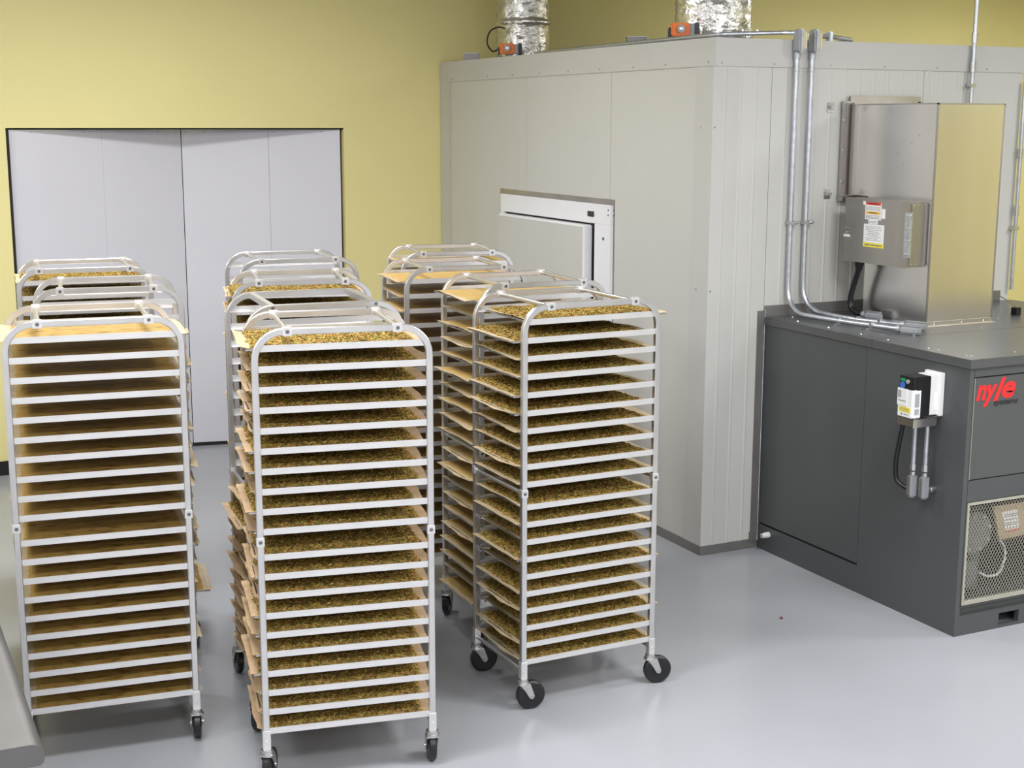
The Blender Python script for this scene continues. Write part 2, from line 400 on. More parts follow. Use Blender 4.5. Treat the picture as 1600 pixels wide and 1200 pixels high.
# back, right, floor of the machine space and a wall deep inside
bd.box(CXL + tk, CXR, -.05, -.016, 0, 1.345); bd.box(CXR - tk, CXR, fy1, -.05, 0, 1.345)
bd.box(CXL + tk, CXR - tk, fy1, -.05, .125, .14); bd.box(CXL + tk, CXR - tk, CYF + .62, CYF + .64, .14, 1.345)
obj('body', L(bd), M['cab'], cb)
lid = B()
lid.box(CXL - .010, CXR + .01, CYF - .010, -.014, 1.340, CH, .002)
lo = obj('lid', L(lid), M['lid'], cb)
obj('lid_seam', L(B().box(CXL - .0105, CXR, -.9515, -.9485, CH - .04, CH + .0004)), M['gasket'], lo)
sc = B()
for y in (-.25, -.52, -.79, -1.0, -1.30, -1.56): sc.cyl((CXL + .05, y, CH), (CXL + .05, y, CH + .005), .007, .004, n=8)
for (x, y) in ((.47, -1.57), (.75, -1.57), (.455, -1.36), (1.22, -.86), (1.56, -.64), (1.05, -1.57), (.52, -.10), (.86, -.86)): sc.cyl((x, y, CH), (x, y, CH + .005), .007, .004, n=8)
stuff(obj('screws', L(sc), M['zinc'], lo))
obj('access_panel', L(B().box(CXL + .001, CXL + .022, PY0 + .001, PY1, PZ0, PZ1 - .0, .001)), M['cab'], cb)
fp = obj('front_panel', L(B().box(FX0, FX1, CYF - .003, CYF + .02, .793, 1.292, .002)), M['lid'], cb)
obj('panel_edge', L(B().box(FX0 - .0012, FX0 + .0012, CYF - .0036, CYF, .793, 1.292)), M['grille'], fp)
pl = lambda x0, z0: (lambda u, v: (x0 + u - CXL, CYF - .0042 - CYF, z0 + v))
# logo lettering
text_obj('logo_lettering', 'ny', .134, .108, M['redlogo'], fp, pl(.438, 1.149), shear=.25, bold=.042)
text_obj('logo_lettering', 'e', .086, .084, M['redlogo'], fp, pl(.602, 1.180), shear=.25, bold=.032)
lg = B()
lg.prism([(.548, 1.172), (.574, 1.172), (.624, 1.286), (.600, 1.286)], 'y', CYF - .0048, CYF - .003)
obj('logo_stroke', L(lg), M['redlogo'], fp)
text_obj('logo_lettering', 'systems', .158, .034, M['void'], fp, pl(.552, 1.142), shear=.25, bold=.03)
# louvre opening with frame and expanded metal
GX0, GX1, GZ0, GZ1 = .432, 1.336, .156, .677
gr = B()
w = .014
gr.box(GX0, GX0 + w, CYF - .004, CYF + .012, GZ0, GZ1, .001); gr.box(GX1 - w, GX1, CYF - .004, CYF + .012, GZ0, GZ1, .001)
gr.box(GX0 + w, GX1 - w, CYF - .004, CYF + .012, GZ1 - w, GZ1, .001); gr.box(GX0 + w, GX1 - w, CYF - .004, CYF + .012, GZ0, GZ0 + .022, .001)
gf = obj('grille_frame', L(gr), M['grille'], cb)
em = B()
gx0, gx1, gz0, gz1 = GX0 + w, GX1 - w, GZ0 + .022, GZ1 - w
cwid, chgt = .0195, .030
t = .0011
nx = int((gx1 - gx0) / cwid); nz = int((gz1 - gz0) / chgt)
for i in range(-nz - 1, nx + nz + 2):
    for sgn in (1, -1):
        # a strand that climbs one cell height per cell width
        xa = gx0 + i * cwid; za = gz0; xb = xa + sgn * nz * cwid; zb = gz0 + nz * chgt
        # clip to the opening
        t0, t1 = 0.0, 1.0
        dx = xb - xa
        for lim, side in ((gx0, 1), (gx1, -1)):
            q = (lim - xa) / dx
            if (dx > 0) == (side > 0): t0 = max(t0, q)
            else: t1 = min(t1, q)
        if t1 - t0 < .02: continue
        p0 = (xa + dx * t0, CYF + .004, za + (zb - za) * t0); p1 = (xa + dx * t1, CYF + .004, za + (zb - za) * t1)
        em.prism([(p0[0] - t, p0[2]), (p0[0] + t, p0[2]), (p1[0] + t, p1[2]), (p1[0] - t, p1[2])], 'y', CYF + .003, CYF + .0055)
stuff(obj('wire_mesh', L(em), M['grille'], gf))
# machine parts behind the mesh
cp = B()
cp.cyl((.545, CYF + .05, .50), (.545, CYF + .11, .50), .105, n=28); cp.cyl((.545, CYF + .11, .50), (.545, CYF + .34, .50), .085, n=24)
cp.cyl((.535, CYF + .08, .28), (.535, CYF + .34, .28), .07, n=20); cp.cyl((.66, CYF + .2, .16), (.66, CYF + .2, .60), .05, n=16)
cp.box(.47, .62, CYF + .16, CYF + .3, .14, .24, .005)
cpo = obj('compressor', L(cp), M['iron'], cb, smooth=True)
bt = B()
for k in range(8):
    a = k * PI / 4 + .3
    bt.cyl((.545 + .088 * math.cos(a), CYF + .05, .50 + .088 * math.sin(a)), (.545 + .088 * math.cos(a), CYF + .038, .50 + .088 * math.sin(a)), .008, n=6)
stuff(obj('bolts', L(bt), M['grille'], cpo))
cpl = obj('control_plate', L(B().prism([(.635, .628), (.842, .628), (.868, .455), (.690, .450)], 'y', CYF + .030, CYF + .045)), M['tan'], cb)
obj('plate_label', L(B().prism([(.690, .594), (.790, .596), (.812, .492), (.722, .490)], 'y', CYF + .027, CYF + .030)), M['paper_w'], cpl)
obj('plate_stripe', L(B().prism([(.721, .496), (.812, .498), (.812, .490), (.722, .488)], 'y', CYF + .0262, CYF + .027)), M['redlab'], cpl)
ln = B()
for zz in (.575, .565, .548, .530, .52): ln.box(.705, .795, CYF + .0263, CYF + .027, zz, zz + .004)
for k in range(4): ln.box(.727 + k * .021, .736 + k * .021, CYF + .0263, CYF + .027, .503, .511)
stuff(obj('print', L(ln), M['ink'], cpl))
def arc(pts, n=8):
    """smooth curve through points (Catmull-Rom)"""
    P = [Vector(p) for p in pts]; out = []
    P = [P[0]] + P + [P[-1]]
    for i in range(1, len(P) - 2):
        for k in range(n):
            t_ = k / n
            a, b, c, d = P[i - 1], P[i], P[i + 1], P[i + 2]
            out.append(.5 * ((2 * b) + (-a + c) * t_ + (2 * a - 5 * b + 4 * c - d) * t_ * t_ + (-a + 3 * b - 3 * c + d) * t_ ** 3))
    out.append(P[-2]); return out
obj('hose', L(B().tube(arc([(.705, CYF + .05, .450), (.745, CYF + .05, .40), (.752, CYF + .05, .34), (.72, CYF + .05, .27), (.65, CYF + .05, .262), (.60, CYF + .06, .285)]), .006, 8)), M['whiteplastic'], cb, smooth=True)
vl = B().cyl((CXL, -.118, .106), (CXL - .030, -.118, .106), .018, n=14).cyl((CXL - .03, -.118, .106), (CXL - .05, -.118, .106), .014, n=14)
vo = obj('drain_valve', L(vl), M['whiteplastic'], cb, smooth=True)
obj('valve_bore', L(B().cyl((CXL - .0505, -.118, .106), (CXL - .0515, -.118, .106), .006, n=12)), M['bolt'], vo)

# ------------------------------------------------------------------ stainless duct on the cabinet
DX0, DX1, DYF, DYB, DZT = .941, 1.414, -.732, -.205, 2.590
du = thing('air_duct', 'tall stainless steel duct elbow standing on the cabinet lid', 'duct', (DX0, DYF, CH))
def LD(b): b.v = [(x - DX0, y - DYF, z - CH) for x, y, z in b.v]; return b
s_ = B()
s_.prism([(DYF, CH), (DYB, CH), (DYB, 2.075), (-.045, 2.075), (-.045, DZT), (DYF, DZT)], 'x', DX0, DX1)
obj('duct_body', LD(s_), M['stain'], du)
e_ = B()
e_.box(DX0 - .003, DX0 + .006, DYF - .003, DYF + .006, CH, DZT + .002); e_.box(DX0 - .003, DX1 + .003, DYF - .003, DYF + .004, DZT - .006, DZT + .003)
e_.box(DX1 - .005, DX1 + .003, DYF - .003, DYF + .004, CH, DZT); e_.box(DX0 - .003, DX0 + .003, DYF, -.05, DZT - .004, DZT + .003)
obj('edge_seam', LD(e_), M['stain2'], du)
f_ = B()
f_.box(DX0 - .02, DX1 + .02, DYF - .022, DYB + .015, CH, CH + .004); f_.box(DX0 - .004, DX1 + .003, DYF - .005, DYF, CH + .004, CH + .028)
obj('base_flange', LD(f_), M['stain'], du)
wf = B()
wf.box(.876, .930, -.026, -.013, 2.078, 2.61, .001); wf.box(.930, 1.452, -.026, -.013, 2.590, 2.640, .001); wf.box(1.430, 1.47, -.026, -.013, 2.078, 2.61); wf.box(.876, 1.47, -.026, -.013, 2.045, 2.078)
wf.box(.898, .903, -.040, -.026, 2.07, 2.60); wf.box(.918, .941, -.085, -.026, 2.07, 2.59); wf.box(.93, 1.44, -.06, -.026, 2.592, 2.60)
wf.box(.87, .945, -.06, -.013, 2.04, 2.075, .004)
wo = obj('wall_flange', LD(wf), M['stain2'], du)
rv = B()
for z in (2.15, 2.33, 2.50): rv.cyl((.889, -.026, z), (.889, -.031, z), .006, n=8); rv.cyl((.924, -.026, z), (.924, -.031, z), .006, n=8)
for (y, z) in ((-.49, 2.26), (-.435, 2.32), (-.54, 2.38), (-.60, 2.42)): rv.cyl((DX0, y, z), (DX0 - .003, y, z), .005, n=8)
for x in (1.0, 1.2, 1.36): rv.cyl((x, DYF - .005, CH + .015), (x, DYF - .008, CH + .015), .006, n=8)
stuff(obj('rivets', LD(rv), M['zinc'], du))

# control box on the duct
BX, BY0, BY1, BZ0, BZ1 = .808, -.700, -.172, 1.714, 2.067
bx = thing('control_box', 'stainless control box with warning stickers fixed to the side of the duct', 'control box', (DX0, BY0, BZ0))
def LB_(b): b.v = [(x - DX0, y - BY0, z - BZ0) for x, y, z in b.v]; return b
obj('housing', LB_(B().box(BX + .004, DX0, BY0 + .004, BY1, BZ0, BZ1, .002)), M['stain2'], bx)
cvr = B().box(BX, BX + .004, BY0, BY1 + .002, BZ0 - .004, BZ1 + .004, .001)
cvo = obj('cover', LB_(cvr), M['stain2'], bx)
obj('side_plate', LB_(B().box(BX + .018, DX0 - .008, BY0 - .001, BY0 + .004, BZ0 + .010, BZ1 - .010, .001)), M['stain2'], bx)
obj('hinge', LB_(B().box(BX - .003, BX, BY0, BY0 + .026, BZ0 + .055, BZ1 - .055).box(BX, BX + .024, BY0 - .004, BY0 - .001, BZ0 + .055, BZ1 - .055)), M['galv'], bx)
hb = B()
for z in (1.785, 1.86, 1.925, 1.995): hb.cyl((BX - .003, BY0 + .012, z), (BX - .007, BY0 + .012, z), .007, n=8); hb.cyl((BX + .014, BY0 - .004, z), (BX + .014, BY0 - .008, z), .006, n=8)
for z in (1.73, 2.05): 
    for x in (.84, .87, .92): hb.cyl((x, BY0 - .001, z), (x, BY0 - .004, z), .004, n=8)
hb.cyl((BX, -.200, 1.895), (BX - .01, -.200, 1.895), .008, n=10); hb.cyl((BX, -.198, 1.875), (BX - .012, -.198, 1.875), .009, n=10)
stuff(obj('screws', LB_(hb), M['zinc'], bx))
def sticker(name, y0, y1, z0, z1, m, off=.001):
    """sticker on the box's left face; y0 is the edge nearer the wall"""
    return obj(name, LB_(B().box(BX - off, BX, y1, y0, z0, z1)), m, cvo)
sticker('white_sticker', -.345, -.478, 1.956, 2.050, M['paper_w'])
sticker('white_sticker', -.325, -.345, 2.035, 2.056, M['paper_w'])
sticker('red_sticker', -.350, -.474, 2.037, 2.052, M['redlab'], .0016)
sticker('orange_sticker', -.352, -.472, 1.987, 2.001, M['orlab'], .0016)
sticker('white_sticker', -.482, -.512, 1.967, 2.020, M['paper_w'])
sticker('white_sticker', -.375, -.452, 1.932, 1.956, M['paper_w'])
sticker('white_sticker', -.340, -.508, 1.828, 1.930, M['paper_w'])
sticker('yellow_sticker', -.338, -.510, 1.803, 1.828, M['yellab'])
sticker('white_sticker', -.166, -.222, 1.846, 1.862, M['paper_w'])
random.seed(4)
ik = B()
def inkrow(y0, y1, z, h, o=.0018):
    y = y0
    while y > y1:
        w_ = random.uniform(.006, .02); ik.box(BX - o, BX - .001, max(y - w_, y1), y, z, z + h); y -= w_ + .004
for z in (2.024, 2.016, 2.008): inkrow(-.352, -.470, z, .003)
for z in (1.977, 1.969, 1.962): inkrow(-.352, -.468, z, .003)
for k in range(9): inkrow(-.352 - random.uniform(0, .03), -.496 + random.uniform(0, .03), 1.917 - k * .0095, .0025)
inkrow(-.352, -.496, 1.811, .009, .0014); inkrow(-.38, -.445, 1.945, .003); inkrow(-.38, -.445, 1.938, .003)
stuff(obj('print', LB_(ik), M['ink'], cvo))
for (tx, y0, y1, z0, h) in (('DANGER', -.375, -.449, 2.0395, .010), ('WARNING', -.378, -.446, 1.989, .010)):
    text_obj('sticker_lettering', tx, y0 - y1, h, M['void'], cvo, (lambda y0, z0: (lambda u, v: (BX - .0022 - DX0, y0 - u - BY0, z0 + v - BZ0)))(y0, z0), bold=.01)

# black flexible conduit from the box to its fitting on the lid
tag(obj('flexible_conduit', B().cyl((.862, -.252, 1.714), (.862, -.25, 1.69), .030, .028, n=14).cyl((.862, -.25, 1.69), (.862, -.247, 1.655), .026, .018, n=14)
    .tube(arc([(.862, -.247, 1.66), (.862, -.215, 1.58), (.862, -.190, 1.50), (.862, -.195, 1.44), (.864, -.24, 1.412), (.868, -.30, 1.408)]), .0165, 12), M['blackplastic'], smooth=True),
    'black flexible conduit curving from the control box down to the lid', 'conduit')
def fitting(name, label, p, d, length, wid=.042, hgt=.040, cover=None, cm='galv2'):
    """conduit body: rounded box along direction d with a cover plate and a neck"""
    a = math.atan2(d[1], d[0])
    t_ = thing(name, label, 'conduit fitting', p, a)
    b = B().box(0, length, -wid / 2, wid / 2, -hgt / 2, hgt / 2, .010)
    obj('fitting_body', b, M[cm], t_, smooth=True)
    obj('neck', B().cyl((-.022, 0, 0), (.004, 0, 0), .019, .021, n=14), M['galv2'], t_, smooth=True)
    obj('cover_plate', B().box(.006, length - .006, -wid / 2 + .005, wid / 2 - .005, hgt / 2, hgt / 2 + .004, .0015), M['galv'], t_)
    return t_
ff = fitting('conduit_fitting', 'grey conduit fitting on the lid at the end of the black flexible conduit', (.872, -.315, 1.408), (.16, -1), .115)
obj('lid_nut', B().cyl((.09, 0, -.02), (.09, 0, -.022), .022, n=12), M['zinc'], ff)
f1 = fitting('conduit_fitting', 'front grey conduit fitting on the lid nearest the cabinet edge', (.668, -.838, 1.408), (.35, -1), .120)
f2 = fitting('conduit_fitting', 'grey conduit fitting on the lid just in front of the duct foot', (.795, -.730, 1.408), (.42, -1), .125)
for q in (f1, f2):
    obj('foot_nut', B().cyl((.095, .026, -.022), (.095, .026, -.012), .011, n=8).cyl((.10, -.03, -.022), (.10, -.03, -.012), .010, n=8), M['zinc'], q)

# two steel conduits down the chamber wall and across the lid
def wall_pipe(x, zt, bend, label):
    r = .0145; z0 = CH + .023
    pts = [(x, -.030, 2.875), (x, -.030, 1.585)]
    R = .15
    for k in range(1, 9):
        a = k / 8 * PI / 2
        pts.append((x + bend[0][0] * .35 * (1 - math.cos(a)), -.030 - R * (1 - math.cos(a)), z0 + R - R * math.sin(a)))
    pts += [Vector(p) for p in bend[1:]]
    t_ = thing('steel_conduit', label, 'conduit', (x, -.03, 2.99))
    b = B().tube(pts, r, 14)
    b.v = [(p[0] - x, p[1] + .03, p[2] - 2.99) for p in b.v]
    obj('pipe', b, M['galv'], t_, smooth=True)
    h = B().box(-.022, .016, -.055, .018, -.118, 0.012, .010)
    hd = obj('elbow_fitting', h, M['galv2'], t_, smooth=True)
    obj('elbow_cover', B().box(.002, .022, -.064, -.040, -.105, -.002, .007), M['cream'], hd, smooth=True)
    obj('coupling', B().cyl((0, 0, -.150), (0, 0, -.115), .020, .019, n=14).cyl((0, 0, -.225), (0, 0, -.210), .018, n=14), M['galv2'], t_, smooth=True)
    obj('strap', B().box(-.018, .044, -.017, .027, -1.078, -1.058, .002), M['zinc'], t_)
    obj('strap_bolt', B().cyl((.033, -.017, -1.068), (.033, -.028, -1.068), .008, n=8), M['zinc'], t_)
    return t_
z0 = CH + .023
wall_pipe(.532, 2.99, [(.0, 0), (.545, -.33, z0), (.585, -.55, z0), (.655, -.80, z0), (.668, -.838, z0)], 'left one of two steel conduits running down the chamber wall onto the lid')
wall_pipe(.638, 2.99, [(.1, 0), (.665, -.30, z0), (.690, -.48, z0), (.760, -.66, z0), (.795, -.730, z0)], 'right one of two steel conduits running down the chamber wall onto the lid')
# straps holding them to the lid
for (x, y, lb) in ((.575, -.46, 'upper strap on the left conduit lying on the lid'), (.612, -.68, 'lower strap on the left conduit lying on the lid'), (.694, -.46, 'upper strap on the right conduit lying on the lid'), (.740, -.60, 'lower strap on the right conduit lying on the lid')):
    t_ = thing('pipe_strap', lb, 'strap', (x, y, CH), 0, 'straps holding the conduits to the lid')
    obj('band', B().box(-.019, .019, -.010, .010, .0, .041, .004).box(-.045, -.019, -.010, .010, 0, .004), M['zinc'], t_)
    obj('bolt', B().cyl((-.036, 0, .004), (-.036, 0, .012), .008, n=8), M['zinc'], t_)
# roof conduits
tag(obj('roof_conduit', B().tube(arc([(.10, 2.35, 2.958), (.06, 1.5, 2.958), (.035, .5, 2.960), (.05, .08, 2.962), (.12, .03, 2.966), (.42, .025, 2.980), (.520, -.02, 2.982)], 6), .012, 10).cyl((.3, .03, 2.965), (.3, .03, 2.995), .008, n=8), M['galv'], smooth=True),
    'pale conduit running along the chamber roof edge to the left wall pipe', 'conduit')
tag(obj('roof_conduit', B().tube(arc([(.660, .03, 2.975), (.95, .12, 2.972), (1.22, .35, 2.975), (1.30, .6, 2.975)], 6), .012, 10).box(.82, .845, .05, .09, 2.944, 3.0, .004), M['galv'], smooth=True),
    'short grey conduit curving over the chamber roof behind the right wall pipe', 'conduit')
# tall pipe further right
def tall_pipe(x, y, z0, z1, label, clips):
    t_ = thing('steel_pipe', label, 'pipe', (x, y, z0))
    obj('pipe', B().cyl((0, 0, 0), (0, 0, z1 - z0), .0125, n=12), M['galv'], t_, smooth=True)
    for z in clips: obj('coupling', B().cyl((0, 0, z - z0 - .03), (0, 0, z - z0 + .03), .018, n=12), M['zinc'], t_, smooth=True)
    obj('clip', B().box(-.026, .018, -.016, -y - .002, clips[-1] - .12 - z0, clips[-1] - .10 - z0), M['zinc'], t_)
tall_pipe(1.838, -.030, 1.452, CEIL, 'straight steel pipe rising behind the duct up past the chamber roof', (2.99, 2.82))
tall_pipe(2.270, -.030, 1.452, 2.735, 'thin pale pipe at the far right end of the chamber wall', (2.30, 1.95))
# wall clips
for z, lb in ((2.573, 'upper small strut clip on the chamber wall left of the duct'), (2.080, 'lower small strut clip on the chamber wall left of the duct')):
    tag(obj('strut_clip', B().box(.784, .828, -.006, -.003, z - .028, z + .028).box(.790, .824, -.028, -.006, z - .008, z + .012, .003), M['zinc']), lb, 'clip', 'strut clips')
# sensor cap with its wire on the lid
cp_ = thing('sensor_lead', 'small black sensor cap with thin wire on the lid right of the duct', 'sensor', (1.774, -.565, CH))
obj('cap', B().box(-.022, .022, -.02, .02, 0, .045, .003), M['blackplastic'], cp_)
obj('wire', B().tube(arc([(0, 0, .045), (-.03, .10, .10), (-.10, .32, .17), (-.16, .52, .23)]), .003, 6), M['zinc'], cp_)

# ------------------------------------------------------------------ motor drive on the cabinet side
vx0, vy0, vy1, vz0, vz1 = .206, -1.470, -1.375, 1.082, 1.283
vd = thing('motor_drive', 'black and white motor drive mounted on the cabinet side', 'motor drive', (CXL, vy0, vz0))
def LV(b): b.v = [(x - CXL, y - vy0, z - vz0) for x, y, z in b.v]; return b
hs = B().box(.372, CXL - .001, vy0 - .012, vy1 + .012, vz0 + .0, vz1 + .012, .002).box(.318, .374, vy0 + .001, vy1 - .001, vz0 + .008, vz1 + .002, .002)
obj('heat_sink', LV(hs), M['whiteplastic'], vd)
bk = obj('body', LV(B().box(.232, .320, vy0, vy1, vz0 + .004, vz1, .003).box(.206, .235, vy0 + .002, vy1, vz0 + .135, vz1, .003)), M['blackplastic'], vd)
cv_ = obj('cover', LV(B().box(.203, .262, vy0 - .002, vy1 + .002, vz0, vz0 + .138, .003)), M['whiteplastic'], vd)
obj('cover_plate', LV(B().box(.199, .203, vy0 + .030, vy1 + .003, vz0 + .055, vz0 + .140, .001)), M['whiteplastic'], cv_)
obj('vent', LV(B().box(.222, .248, vy0 - .004, vy0 - .0015, vz0 + .055, vz0 + .120).box(.222, .248, vy0 - .004, vy0 - .0015, vz0 + .018, vz0 + .045)), M['greyplastic'], cv_)
obj('vent', LV(B().box(.1975, .1992, vy1 - .025, vy1 - .003, vz0 + .095, vz0 + .130)), M['greyplastic'], cv_)
obj('yellow_sticker', LV(B().box(.2015, .203, vy0 + .006, vy1 - .010, vz0 + .026, vz0 + .050)), M['yellab'], cv_)
ik = B()
for z in (.044, .038, .032): ik.box(.2008, .2015, vy0 + .012, vy1 - .016, vz0 + z, vz0 + z + .002)
ik.box(.1982, .199, vy0 + .036, vy1 - .006, vz0 + .078, vz0 + .082); ik.box(.2022, .203, vy0 + .02, vy1 - .045, vz0 + .012, vz0 + .016); ik.cyl((.2024, vy1 - .03, vz0 + .014), (.203, vy1 - .03, vz0 + .014), .006, n=10)
stuff(obj('print', LV(ik), M['ink'], cv_))
obj('display', LV(B().box(.2045, .2062, vy1 - .042, vy1 - .010, vz1 - .026, vz1 - .012)), M['green'], bk)
obj('keypad', LV(B().cyl((.2062, vy1 - .025, vz1 - .046), (.203, vy1 - .025, vz1 - .046), .017, n=20)), M['blue'], bk, smooth=True)
obj('dial', LV(B().cyl((.2062, vy1 - .062, vz1 - .024), (.200, vy1 - .062, vz1 - .024), .010, n=14)), M['greyplastic'], bk, smooth=True)
obj('side_sticker', LV(B().box(.345, .368, vy0 - .0005, vy0 + .002, vz0 + .03, vz0 + .12)), M['paper_w'], vd)
# conduit bracket and the leads below
jb = thing('wiring_bracket', 'stainless wiring bracket under the motor drive', 'bracket', (CXL, vy0, vz0))
obj('plate', LV(B().box(.212, .214, vy0 - .008, vy1 + .01, vz0 - .042, vz0 - .004).box(.212, .36, vy0 - .009, vy0 - .006, vz0 - .046, vz0 - .004).box(.212, CXL, vy0 - .009, vy1 + .01, vz0 - .006, vz0 - .003)), M['stain'], jb)
def lead(x, y, label):
    t_ = thing('drive_conduit', label, 'conduit', (x, y, vz0 - .006))
    obj('pipe', B().cyl((0, 0, 0), (0, 0, -.26), .0115, n=12), M['galv'], t_, smooth=True)
    obj('coupling', B().cyl((0, 0, -.245), (0, 0, -.275), .018, n=12).cyl((0, 0, -.282), (0, 0, -.30), .016, n=12), M['zinc'], t_, smooth=True)
    fb = obj('fitting_body', B().box(-.021, .021, -.020, .020, -.415, -.295, .010), M['galv2'], t_, smooth=True)
    obj('cover_plate', B().box(-.026, -.020, -.013, .013, -.405, -.305, .002), M['zinc'], fb)
    return t_
l1 = lead(.305, -1.395, 'left short conduit hanging below the motor drive')
l2 = lead(.335, -1.447, 'right short conduit hanging below the motor drive')
obj('connector', B().cyl((.02, 0, -.37), (.061, 0, -.37), .016, n=12).cyl((.035, 0, -.37), (.045, 0, -.37), .022, n=8), M['zinc'], l2, smooth=True)
tag(obj('flexible_conduit', B().cyl((.27, -1.345, 1.076), (.27, -1.345, 1.02), .020, .016, n=12).tube(arc([(.27, -1.345, 1.03), (.272, -1.322, .93), (.276, -1.300, .82), (.283, -1.305, .735), (.296, -1.345, .705), (.302, -1.378, .702)]), .0125, 10), M['blackplastic'], smooth=True),
    'black flexible conduit hanging below the motor drive', 'conduit')

# ------------------------------------------------------------------ things on the chamber roof
def foil_duct(name, label, x, y, r, seed, seams):
    random.seed(seed)
    n, k = 56, 70; z0, z1 = ZT, CEIL
    vs = []; fs = []
    for i in range(k + 1):
        z = z0 + (z1 - z0) * i / k
        for j in range(n):
            a = 2 * PI * j / n
            p = Vector((math.cos(a) * 5, math.sin(a) * 5, z * 16 + seed))
            q = noise.noise(p * .9) * .010 + noise.noise(p * 2.3) * .006
            for s0, amp in seams:
                dz = abs(z - s0)
                if dz < .022: q += amp * (1 - dz / .022) * (.6 + .8 * noise.noise(Vector((a * 3, s0, 1))))
            rr = r + q
            vs.append((math.cos(a) * rr, math.sin(a) * rr, z - z0))
    for i in range(k):
        for j in range(n): fs.append((i * n + j, i * n + (j + 1) % n, (i + 1) * n + (j + 1) % n, (i + 1) * n + j))
    b = B(); b.add(vs, fs)
    t_ = thing(name, label, 'duct', (x, y, z0))
    obj('foil_wrap', b, M['foil'], t_, smooth=True)
    return t_
d1 = foil_duct('insulated_duct', 'left foil-wrapped round duct rising from the chamber roof', .50, 3.38, .205, 3, [(3.235, .030)])
tape = B()
d2 = foil_duct('insulated_duct', 'right foil-wrapped round duct above the chamber front corner', .50, .765, .228, 9, [(3.0, .02)])
def actuator(label, x, y, rz, cable):
    t_ = thing('damper_actuator', label, 'actuator', (x, y, ZT), rz)
    obj('housing', B().box(-.075, .035, -.04, .03, .040, .115, .006), M['orange'], t_)
    obj('clamp', B().cyl((-.02, -.04, .08), (-.02, -.058, .08), .024, n=14), M['bolt'], t_, smooth=True)
    obj('clamp_bolt', B().box(-.032, -.008, -.07, -.0585, .072, .088, .002), M['zinc'], t_)
    obj('end_cap', B().box(.0352, .062, -.038, .03, .038, .112, .004), M['greyplastic'], t_)
    obj('back_cap', B().box(.0622, .09, -.03, .025, .03, .118, .004), M['blackplastic'], t_)
    obj('cable_gland', B().box(-.088, -.0752, -.03, .03, .03, .09, .004), M['blackplastic'], t_)
    obj('bracket', B().box(-.12, .09, -.03, .03, 0, .012).box(-.02, .02, -.01, .01, .012, .042), M['basech'], t_)
    if cable: obj('cable', B().tube(arc([(-.085, 0, .075), (-.13, 0, .06), (-.17, 0, .12), (-.15, 0, .20), (-.09, .02, .235), (-.04, .06, .23)]), .006, 8), M['blackplastic'], t_, smooth=True)
actuator('orange damper actuator with black cable beside the left foil duct', .235, 3.06, -.45, True)
actuator('orange damper actuator beside the right foil duct', .18, .60, -.45, False)
for (x, y, lb) in ((.10, 3.46, 'small galvanised junction box at the left end of the chamber roof'), (.13, 1.05, 'galvanised junction box on the chamber roof edge near the right foil duct')):
    t_ = thing('junction_box', lb, 'junction box', (x, y, ZT), -.45)
    obj('box_body', B().box(-.06, .06, -.05, .05, 0, .055, .003), M['basech'], t_); obj('box_cover', B().box(-.063, .063, -.053, .053, .055, .059), M['galv2'], t_)

# ------------------------------------------------------------------ steel worktop in the near left corner
tb = thing('steel_worktop', 'stainless steel worktop with rolled edge in the near left corner', 'table', (-4.02, -2.98, 0))
prof = [(-1.2, 0.0)]
tp = B()
pr = [(-.80, .900), (-.040, .900), (-.024, .8975), (-.010, .890), (-.002, .878), (0, .862), (-.003, .846), (-.012, .838), (-.80, .838)]
tp.prism(pr, 'y', 0, 3.4)
obj('top', tp, M['stain3'], tb, smooth=True)
for (x, y) in ((-.09, .12), (-.74, .12), (-.09, 3.25), (-.74, 3.25)): obj('leg', B().cyl((x, y, 0), (x, y, .84), .02, n=16), M['stain3'], tb, smooth=True)
obj('undershelf', B().box(-.76, -.07, .10, 3.27, .25, .275, .004), M['stain3'], tb)

# ------------------------------------------------------------------ racks
RW, RD, ZPL, ZR1, GAP, ZMID, PX = .669, .490, 1.7415, 1.6695, .0218, .9595, .132
rz = [ZR1 - .0762 * i - (GAP if i > 9 else 0) for i in range(20)]
h = .0127
def arch_mesh():
    pts = [(h, 0, .14), (h, 0, ZPL - .105)]
    R = .105
    for k in range(1, 9):
        a = k / 8 * PI / 2; pts.append((h + R * (1 - math.cos(a)), 0, ZPL - R + R * math.sin(a)))
    pts += [(RW - p[0], 0, p[2]) for p in pts[::-1]]
    b = B().tube(pts, h - .0003, square=True, up=(0, 1, 0))
    return b.mesh('side_frame', M['alu'], True)
ME = {}
ME['arch'] = arch_mesh()
b = B(); x0, x1 = .0225, RW - .0225
b.prism([(0, 0), (.0, .0245), (.0022, .0245), (.0022, .0022), (.034, .0022), (.034, 0)], 'x', x0, x1)
ME['rail'] = b.mesh('slide_rail', M['alur'])
b = B().box(.0205, .0265, .003, .015, .004, .018).box(RW - .0265, RW - .0205, .003, .015, .004, .018)
b = B().cyl((0, .012, 0), (0, RD - .012, 0), .0098, n=14)
ME['tube'] = b.mesh('cross_tube', M['alu'], True)
b = B().box(-.0127, .0127, .02, RD - .02, -.0127, .0127, .0015)
ME['boxtube'] = b.mesh('cross_bar', M['alu'])
b = B().box(-.0175, .0175, -.0022, .0276, -.0165, .0165, .002)
ME['clamp'] = b.mesh('clamp', M['alur'])
b = B().box(-.0150, .0150, -.0022, .0276, -.0175, .0175, .002)
ME['clampv'] = b.mesh('clamp', M['alur'])
b = B().cyl((0, -.0022, 0), (0, -.006, 0), .0078, .006, n=10)
ME['screw'] = b.mesh('screw', M['bolt'], True)
b = B().box(-.0148, .0148, -.0148, .0148, .138, .216, .002).cyl((0, -.0148, .172), (0, -.018, .172), .006, n=8)
